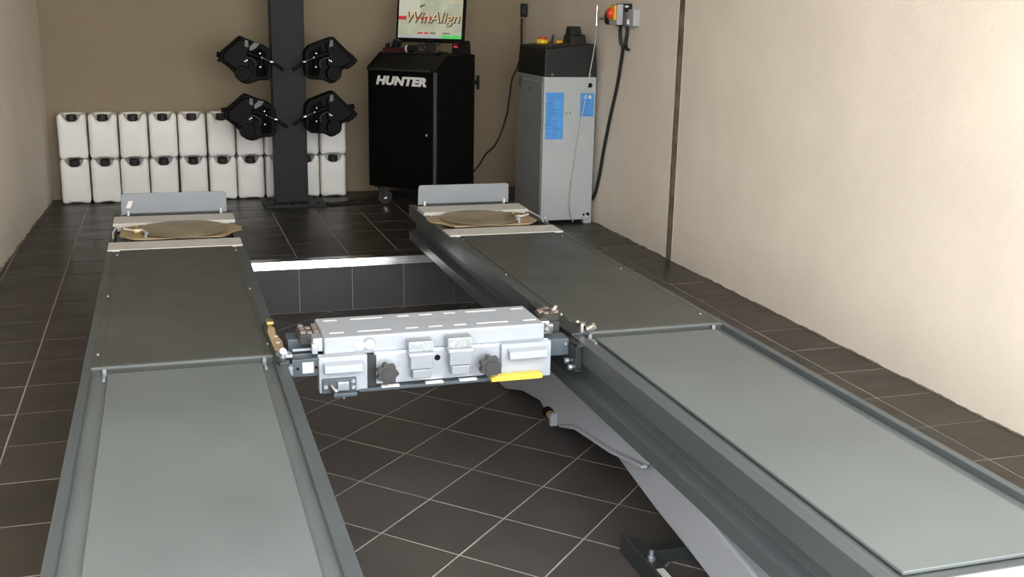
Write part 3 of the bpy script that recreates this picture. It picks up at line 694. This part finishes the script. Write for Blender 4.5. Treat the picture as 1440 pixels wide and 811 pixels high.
for x, y in ((.07, .07), (CW - .07, .07), (.07, CDp - .07), (CW - .07, CDp - .07)):
    a = math.radians(40 if (x < .3 and y < .3) else 75)
    ex = Vector((math.cos(a), math.sin(a), 0)); nx = Vector((-ex.y, ex.x, 0)); q = Vector((x, y, 0)); wc = q + ex * .03 + Vector((0, 0, .058))
    b = MB(); b.box((x - .045, y - .045, zb - .012), (x + .045, y + .045, zb + .001), bev=.003); b.cyl((x, y, zb - .03), (x, y, zb - .012), .026, seg=16)
    for s in (-1, 1): b.cyl(q + nx * s * .019 + Vector((0, 0, zb - .03)), wc + nx * s * .019, .014, .011, seg=8)
    fk = build('caster', b, 'dark_steel', K, local=True)
    b = MB(); b.cyl(wc - nx * .013, wc + nx * .013, .058, seg=30, bev=.006); build('wheel', b, 'rubber', fk, local=True)
    b = MB(); b.cyl(wc - nx * .024, wc + nx * .024, .013, seg=12); build('axle', b, 'chrome', fk, local=True)
# cable spool hook on the side
b = MB(); b.cyl((CW - .002, CDp - .03, .985), (CW + .045, CDp - .03, .985), .02, seg=14); b.box((CW + .04, CDp - .045, .93), (CW + .055, CDp - .015, 1.04), bev=.004); build('cable_hook', b, 'black_cap', K, local=True)
b = MB(); b.cyl((CW - .003, CDp - .02, 1.155), (CW + .008, CDp - .02, 1.155), .012, seg=12); build('side_bolt', b, 'dark_steel', K, local=True)
def kw(x, y, z): return base_matrix(K) @ Vector((x, y, z))
# monitor
mo = thing('monitor', 'flat screen monitor showing the alignment software on the black console', 'monitor', kw(.36, .34, 1.2045), -.56)
tl = Matrix.Translation((0, 0, .085)) @ Matrix.Rotation(math.radians(-9), 4, 'X')
b = MB(); b.box((-.12, -.09, .0), (.12, .11, .014), bev=.005); build('foot', b, 'black_cap', mo, local=True)
b = MB(); b.prism([(-.036, .01), (.036, .01), (.032, .16), (-.032, .16)], .015, .045, 'y', bev=.004); build('neck', b, 'black_cap', mo, local=True)
MWd, MH = .283, .375
b = MB(); b.box((-MWd, -.02, 0), (MWd, .02, MH), bev=.006); b.box((-.2, .015, .06), (.2, .045, MH - .06), bev=.012); b.xf(tl); cs = build('casing', b, 'black_gloss', mo, local=True)
def scr(name, lo, hi, mt, d=.0): 
    b = MB(); b.box((lo[0], -.0212 - d, lo[1]), (hi[0], -.0198, hi[1])); b.xf(tl); return build(name, b, mt, cs, local=True, smooth=0)
sw, s0, s1 = MWd - .018, .03, MH - .016
scr('screen', (-sw, s0), (sw, s1), 'screen_bg')
scr('screen_panel', (-sw, .20), (-.09, s1 - .012), 'screen_pale', .0004)
scr('screen_bar', (-sw, s0), (.10, s0 + .022), 'screen_grey', .0006)
scr('screen_bar', (.10, s0), (sw, s0 + .026), 'screen_green', .0008)
scr('screen_bar', (-sw, .172), (-.20, .200), 'screen_red', .0008)
scr('screen_bar', (-sw, s1 - .012), (sw, s1), 'screen_grey', .0008)
def scr_poly(pts, mt, d): b = MB(); b.prism(pts, -.0206 - d, -.0198, 'y'); b.xf(tl); build('screen_picture', b, mt, cs, local=True, smooth=0)
scr_poly([(-.105 + .03 * math.cos(k), .235 + .03 * math.sin(k)) for k in [i * math.pi / 8 for i in range(16)]], 'screen_tan', .0009)
scr_poly([(-.18, .268), (-.09, .265), (-.05, .285), (-.045, .298), (-.10, .280), (-.18, .280)], 'screen_dark', .0009)
scr_poly([(.165, s1 - .012), (sw, s1 - .012), (sw - .02, s1 - .026), (.20, s1 - .036)], 'screen_orange', .0011)
scr_poly([(-.10, .19), (-.05, .15), (-.06, .10), (-.12, .075), (-.2, .08), (-.24, .12), (-.2, .165)], 'screen_pale', .0004)
scr_poly([(.05, .27), (.14, .30), (.2, .25), (.2, .19), (.1, .2)], 'screen_pale', .0004)
scr_poly([(-.06, .165), (0, .17), (.03, .12), (-.02, .09), (-.06, .12)], 'screen_pale', .0005)
b = text_mb('WinAlign', .118, shear=.22, off=.004, ext=.0003, sx=1.02); b.xf(tl @ frame((.02, -.0222, .185), (1, 0, 0), (0, 0, 1))); build('screen_lettering', b, 'screen_dark', cs, local=True, smooth=0)
b = text_mb('WinAlign', .118, shear=.22, off=.0, ext=.0003, sx=1.02); b.xf(tl @ frame((.012, -.0228, .190), (1, 0, 0), (0, 0, 1))); build('screen_lettering', b, 'screen_tan', cs, local=True, smooth=0)
for x in (-.115, -.08, -.045, .0): scr('screen_bar', (x, .172), (x + .014, .196), 'screen_red', .0032)
for x0, x1 in ((-.10, -.055), (-.045, -.01)): scr('screen_text', (x0, .064), (x1, .076), 'screen_red', .001)
for x0, x1 in ((0, .05), (.11, .17)): scr('screen_text', (x0, .066), (x1, .075), 'screen_dark', .001)
# small things on the console top
g = thing('camera_puck', 'small black device with white ring on the console top', 'device', kw(.20, .30, 1.206), -PH)
b = MB(); b.cyl((-.03, 0, .03), (.055, 0, .03), .030, seg=22, bev=.004); build('body', b, 'black_cap', g, local=True)
b = MB(); b.cyl((-.032, 0, .03), (-.016, 0, .03), .0315, seg=22); build('ring', b, 'label_white', g, local=True)
b = MB(); b.tube([(.05, 0, .04), (.09, .0, .07), (.12, .02, .03), (.13, .06, .004)], .005, 6); build('lead', b, 'cable_black', g, local=True)
g = thing('handset_cradle', 'black handset in dark red cradle on the console corner', 'handset', kw(.07, .22, 1.223), -PH)
b = MB(); b.box((-.05, -.05, -.018), (.10, .06, .022), bev=.004); build('cradle', b, 'red', g, local=True)
MATS['dark_red'] = mat('dark_red', (.045, .008, .008), .5); bpy.data.objects[g.children[0].name].data.materials[0] = MATS['dark_red']
b = MB(); b.box((-.04, -.03, .015), (.035, .03, .06), bev=.008, rot=Matrix.Rotation(-.3, 3, 'Y')); b.box((.03, -.03, .03), (.085, .03, .085), bev=.01, rot=Matrix.Rotation(.35, 3, 'Y')); build('handset', b, 'black_cap', g, local=True)
b = MB(); b.box((.012, -.034, .03), (.022, .034, .07), bev=.002); build('clip', b, 'label_grey', g, local=True)
g = thing('charger_unit', 'upright black charger with red digits beside the monitor stand', 'charger', kw(.565, .47, 1.2045), -PH - .1)
b = MB(); b.box((-.07, -.03, 0), (.07, .05, .105), bev=.005, taper=(.86, .9)); ch = build('housing', b, 'black_cap', g, local=True)
for i, z in enumerate((.048, .078)):
    for x in (-.042, -.022): 
        b = MB(); b.box((x, -.034, z), (x + .014, -.026, z + .016)); build('digit', b, 'led_red', ch, local=True, smooth=0)
g = thing('mouse', 'black computer mouse on the console top near monitor foot', 'mouse', kw(.52, .22, 1.2075), -PH)
b = MB(); b.sphere((0, 0, .012), .03, (1, 1.5, .55)); build('shell', b, 'black_cap', g, local=True)
b = MB(); b.sphere((0, -.02, .026), .006); build('wheel', b, 'label_grey', g, local=True)
g = centred(build('monitor_lead', MB().tube([kw(.22, .37, 1.205), kw(.235, .385, 1.255), kw(.30, .40, 1.27), kw(.35, .40, 1.262), kw(.40, .41, 1.275), kw(.47, .43, 1.33)], .005, 6), 'cable_black')); tag(g, 'thin black lead looping behind the monitor neck', 'lead')

# ================================================================== WALL SOCKET AND CORD
s = ony(738.5, 14, YB)
g = thing('wall_socket', 'small grey and black wall socket high on the back wall', 'socket', (s.x, YB - .03, s.z - .06))
b = MB(); b.box((s.x - .045, YB - .045, s.z - .06), (s.x + .052, YB - .001, s.z + .055), bev=.006); build('box', b, 'column_grey', g)
b = MB(); b.box((s.x + .0, YB - .052, s.z - .05), (s.x + .046, YB - .044, s.z + .046), bev=.003); build('cover', b, 'label_grey', g)
b = MB(); b.box((s.x - .042, YB - .085, s.z - .04), (s.x - .004, YB - .044, s.z + .03), bev=.006); build('plug', b, 'cable_black', g)
pts = [(734, 26), (733.5, 45), (733, 75), (728, 93), (720, 112), (717.5, 130), (715, 147), (713, 160), (706, 183), (696, 204), (683, 217), (675, 230), (667, 240), (658, 246)]
g = centred(build('mains_cable', MB().tube([ony(x, y, YB - .07 + .05 * min(1, i / 3)) for i, (x, y) in enumerate(pts)], .0085, 8), 'cable_black')); tag(g, 'black power cord hanging from wall socket to the console', 'cord')

# ================================================================== LIFT POWER CABINET
Q = thing('power_cabinet', 'grey steel lift power cabinet with black sloped cap and blue labels', 'cabinet', (2.84, 7.88, 0))
qx0, qx1, qy0, qy1 = 2.642, 3.045, 7.585, 8.22
b = MB(); b.box((qx0, qy0, .03), (qx1, qy1, 1.09), bev=.004); build('body', b, 'power_grey', Q)
b = MB(); b.box((qx0 - .003, qy0 - .004, .028), (qx0 + .014, qy0 + .01, 1.088), bev=.002); build('corner_post', b, 'power_grey', Q)
b = MB(); b.box((qx0 - .006, qy0 + .03, .035), (qx0 + .004, qy1 - .01, 1.045), bev=.003); sd = build('side_panel', b, 'power_dark', Q)
b = MB(); b.cyl((qx0 - .006, qy0 + .29, .985), (qx0 - .009, qy0 + .29, .985), .009, seg=12); build('lock', b, 'chrome', sd)
b = MB(); b.box((qx0 - .0075, qy1 - .13, .98), (qx0 - .0058, qy1 - .05, 1.06)); build('sticker', b, 'label_grey', sd, smooth=0)
b = MB(); b.box((qx0 - .004, qy0 + .03, 1.052), (qx0 + .004, qy1 - .005, 1.088), bev=.002); build('top_band', b, 'power_dark', Q)
for x0, x1 in ((qx0 + .0, qx0 + .06), (qx1 - .06, qx1)):
    for ya, yb in ((qy0, qy0 + .05), (qy1 - .05, qy1)):
        b = MB(); b.box((x0, ya, 0), (x1, yb, .04), bev=.002); build('foot', b, 'power_grey', Q)
b = MB(); b.box((qx0 + .06, qy0 + .06, .0), (qx1 - .06, qy1 - .06, .04)); build('sump', b, 'black_matt', Q, smooth=0)
for x in (qx0 + .035, qx1 - .04):
    b = MB(); b.cyl((x, qy0 + .001, .055), (x, qy0 - .006, .055), .008, seg=8); build('screw', b, 'label_white', Q)
for x, z, r in ((qx1 - .047, 1.028, .019), (qx1 - .028, .068, .015), (qx1 - .062, .066, .010)):
    b = MB(); b.cyl((x, qy0 + .002, z), (x, qy0 - .004, z), r, r * .8, seg=18); build('grommet', b, 'black_matt', Q)
for x in (qx0 + .178, qx0 + .205):
    b = MB(); b.cyl((x, qy0 + .001, .829), (x, qy0 - .002, .829), .006, seg=10); build('hole', b, 'label_grey', Q)
# cap: higher towards the wall
b = MB(); bm = b.bm
lo = [(qx0 - .004, qy0 - .006), (qx1 + .002, qy0 - .006), (qx1 + .002, qy1), (qx0 - .004, qy1)]
zt = [1.285, 1.325, 1.325, 1.300]; dxs = [.008, -.012, -.012, .012]
A = [bm.verts.new((x, y, 1.086)) for x, y in lo]; B_ = [bm.verts.new((x + dx, y + (.012 if i < 2 else -.01), z)) for i, ((x, y), z, dx) in enumerate(zip(lo, zt, dxs))]
bm.faces.new(A[::-1]); bm.faces.new(B_)
for i in range(4): bm.faces.new((A[i], A[(i + 1) % 4], B_[(i + 1) % 4], B_[i]))
bmesh.ops.bevel(bm, geom=list(bm.edges), offset=.008, segments=2, profile=.5, affect='EDGES')
cp = build('cap', b, 'black_cap', Q)
for x in (qx0 + .055, qx1 - .055):
    b = MB(); b.cyl((x, qy0 - .004, 1.105), (x, qy0 - .012, 1.105), .009, seg=8); build('screw', b, 'label_grey', cp)
b = MB(); b.prism([(qx0 + .03, 1.29), (qx0 + .03, 1.305), (qx0 + .25, 1.325), (qx0 + .25, 1.30)], 7.66, 8.12, 'y', bev=.003); build('control_panel', b, 'black_cap', cp)
b = MB(); b.box((2.862, 7.66, 1.305), (2.988, 7.84, 1.385), bev=.010, taper=(.93, .85)); b.box((2.872, 7.70, 1.37), (2.965, 7.82, 1.445), bev=.008, taper=(.86, .8)); build('breather_tower', b, 'black_cap', cp)
es = Vector((2.755, 7.98, 1.312))
b = MB(); b.cyl(es, es + Vector((0, 0, .032)), .048, .044, seg=24, bev=.004); ye = build('stop_button_base', b, 'yellow', cp)
b = MB(); b.cyl(es + Vector((0, 0, .03)), es + Vector((0, 0, .05)), .032, .03, seg=22, bev=.005); build('stop_button', b, 'red', ye)
b = MB(); b.cyl((2.85, 8.05, 1.315), (2.868, 8.05, 1.375), .008, .009, seg=10); build('toggle', b, 'black_cap', cp)
lp = ony(786.5, 59, 7.9)
b = MB(); b.box((lp.x - .032, 7.87, 1.31), (lp.x + .032, 7.93, lp.z + .012), bev=.006); build('lift_button', b, 'orange_yellow', cp)
for x, y in ((2.80, 7.83), (2.865, 7.83)):
    b = MB(); b.cyl((x, y, 1.31), (x, y, 1.322), .014, seg=12); build('key_switch', b, 'label_grey', cp)
# blue instruction labels
def fl(name, x0, x1, z0, z1, mt, par, d=.0015):
    b = MB(); b.box((x0, qy0 - .004 - d, z0), (x1, qy0 - .002, z1)); return build(name, b, mt, par, smooth=0)
a0 = ony(768, 130, qy0); a1 = ony(791, 195.5, qy0)
lb = fl('label', a0.x, a1.x, a1.z, a0.z, 'label_blue', Q)
z = a0.z - .012
while z > a1.z + .012:
    x = a0.x + .006
    xe = a0.x + random.uniform(.05, a1.x - a0.x - .012); fl('print_line', x, xe, z - .0035, z, 'ink_blue', lb, .0022); z -= random.choice([.016, .02, .028])
a0 = ony(816.5, 131, qy0); a1 = ony(834, 163.5, qy0)
lb = fl('label', a0.x, a1.x, a1.z, a0.z, 'label_blue', Q)
b = MB()
for dx in (.022, .058):
    b.prism([(a0.x + dx + .002, a0.z - .036), (a0.x + dx + .028, a0.z - .036), (a0.x + dx + .015, a0.z - .010)], qy0 - .0065, qy0 - .003, 'y')
build('warning_triangle', b, 'label_white', lb, smooth=0)
z = a0.z - .052
while z > a1.z + .012: fl('print_line', a0.x + .006, a0.x + random.uniform(.055, .085), z - .004, z, 'ink_blue', lb, .0022); z -= .021

# ================================================================== RIGHT WALL: SWITCH, AIR LINE, CABLES
g = thing('isolator_switch', 'grey isolator box with red and yellow rotary switch on right wall', 'switch', (3.03, 7.12, 1.46))
b = MB(); b.box((2.968, 7.06, 1.468), (3.012, 7.20, 1.605), bev=.005); lid = build('lid', b, 'box_grey', g)
b = MB(); b.box((3.012, 7.065, 1.46), (3.079, 7.195, 1.61), bev=.004); bk = build('back_box', b, 'black_cap', g)
b = MB(); b.box((3.024, 7.062, 1.585), (3.05, 7.066, 1.597)); build('label', b, 'label_white', bk, smooth=0)
b = MB(); b.box((2.952, 7.075, 1.50), (2.969, 7.175, 1.595), bev=.004); yp = build('switch_plate', b, 'orange_yellow', g)
b = MB(); b.cyl((2.953, 7.125, 1.545), (2.928, 7.125, 1.545), .034, .032, seg=24, bev=.004); b.box((2.922, 7.10, 1.532), (2.934, 7.15, 1.558), bev=.004); build('rotary_knob', b, 'red', yp)
mat('red_bright', (.82, .06, .02), .4); yp.children[0].data.materials[0] = MATS['red_bright']
g2 = thing('socket_box', 'small grey socket box with pale fittings beside the isolator on right wall', 'socket', (3.05, 6.98, 1.45))
b = MB(); b.box((3.03, 6.93, 1.462), (3.079, 7.02, 1.572), bev=.006); sb = build('box', b, 'box_grey', g2)
b = MB(); b.box((3.012, 7.0, 1.46), (3.078, 7.058, 1.555), bev=.004); sc = build('coupling', b, 'label_grey', g2)
for x, z in ((3.022, 1.475), (3.058, 1.475), (3.04, 1.51)):
    b = MB(); b.cyl((x, 6.995, z), (x, 6.995, z + .032), .009, .006, seg=10); build('fitting', b, 'label_white', sc)
g = centred(build('supply_cable', MB().tube([onx(873, 33, 3.03), onx(872, 45, 3.035), onx(873, 60, 3.045), onx(876, 67, 3.06), onx(873, 90, 3.065), onx(868, 120, 3.066), onx(858, 165, 3.066), onx(849, 210, 3.066), onx(842, 250, 3.066), onx(834, 278, 3.066), (3.064, 7.8, .12)], .0125, 10), 'cable_black')); tag(g, 'black supply cable hanging down right wall behind the power cabinet', 'cable')
g = centred(build('control_cable', MB().tube([onx(882, 33, 3.06), onx(882, 45, 3.062), onx(880, 60, 3.064), onx(881, 68, 3.064), onx(884, 70, 3.064)], .012, 10), 'cable_black')); tag(g, 'short black cable end tied below the isolator box', 'cable')
p = ony(839.5, 20, 7.52)
g = thing('air_fitting', 'chrome air line tee with black regulator ring beside the isolator', 'air fitting', (p.x, p.y, p.z - .09))
b = MB(); b.cyl((p.x, p.y, p.z - .075), (p.x, p.y, p.z + .06), .0085, seg=12); b.cyl((p.x, p.y, p.z - .035), (p.x, p.y, p.z + .03), .0115, seg=12); b.cyl((p.x, p.y, p.z - .078), (p.x, p.y, p.z - .058), .0105, seg=8); build('tee', b, 'chrome', g)
e_ = ony(855.5, 25.5, 7.42)
mid = Vector((p.x, p.y, p.z - .025)); dd = e_ - mid
b = MB(); b.cyl(mid, mid + dd * .95, .0075, seg=10); b.cyl(mid + dd * .35, mid + dd * .6, .0125, .010, seg=6); build('spigot', b, 'chrome', g)
dn = Vector((-.8, .6, 0)).normalized()
b = MB(); b.cyl(e_ + Vector((.012, -.01, .005)), e_ + Vector((-.012, .01, .005)), .050, seg=26, bev=.004); build('regulator_ring', b, 'black_cap', g)
b = MB(); b.cyl(e_, Vector((3.079, e_.y - .08, e_.z)), .012, seg=10); build('wall_pipe', b, 'dark_steel', g)
pts = [(839, 34), (838, 50), (834.5, 75), (829, 105), (824, 135), (818, 165), (812, 200), (807, 235), (803, 262), (801, 285), (802.5, 300), (806, 312)]
g = centred(build('air_hose', MB().tube([ony(x, y, 7.52 + .045 * min(1, i / 3)) for i, (x, y) in enumerate(pts)], .0045, 8), 'hose')); tag(g, 'thin translucent air hose hanging down front of the power cabinet', 'hose')
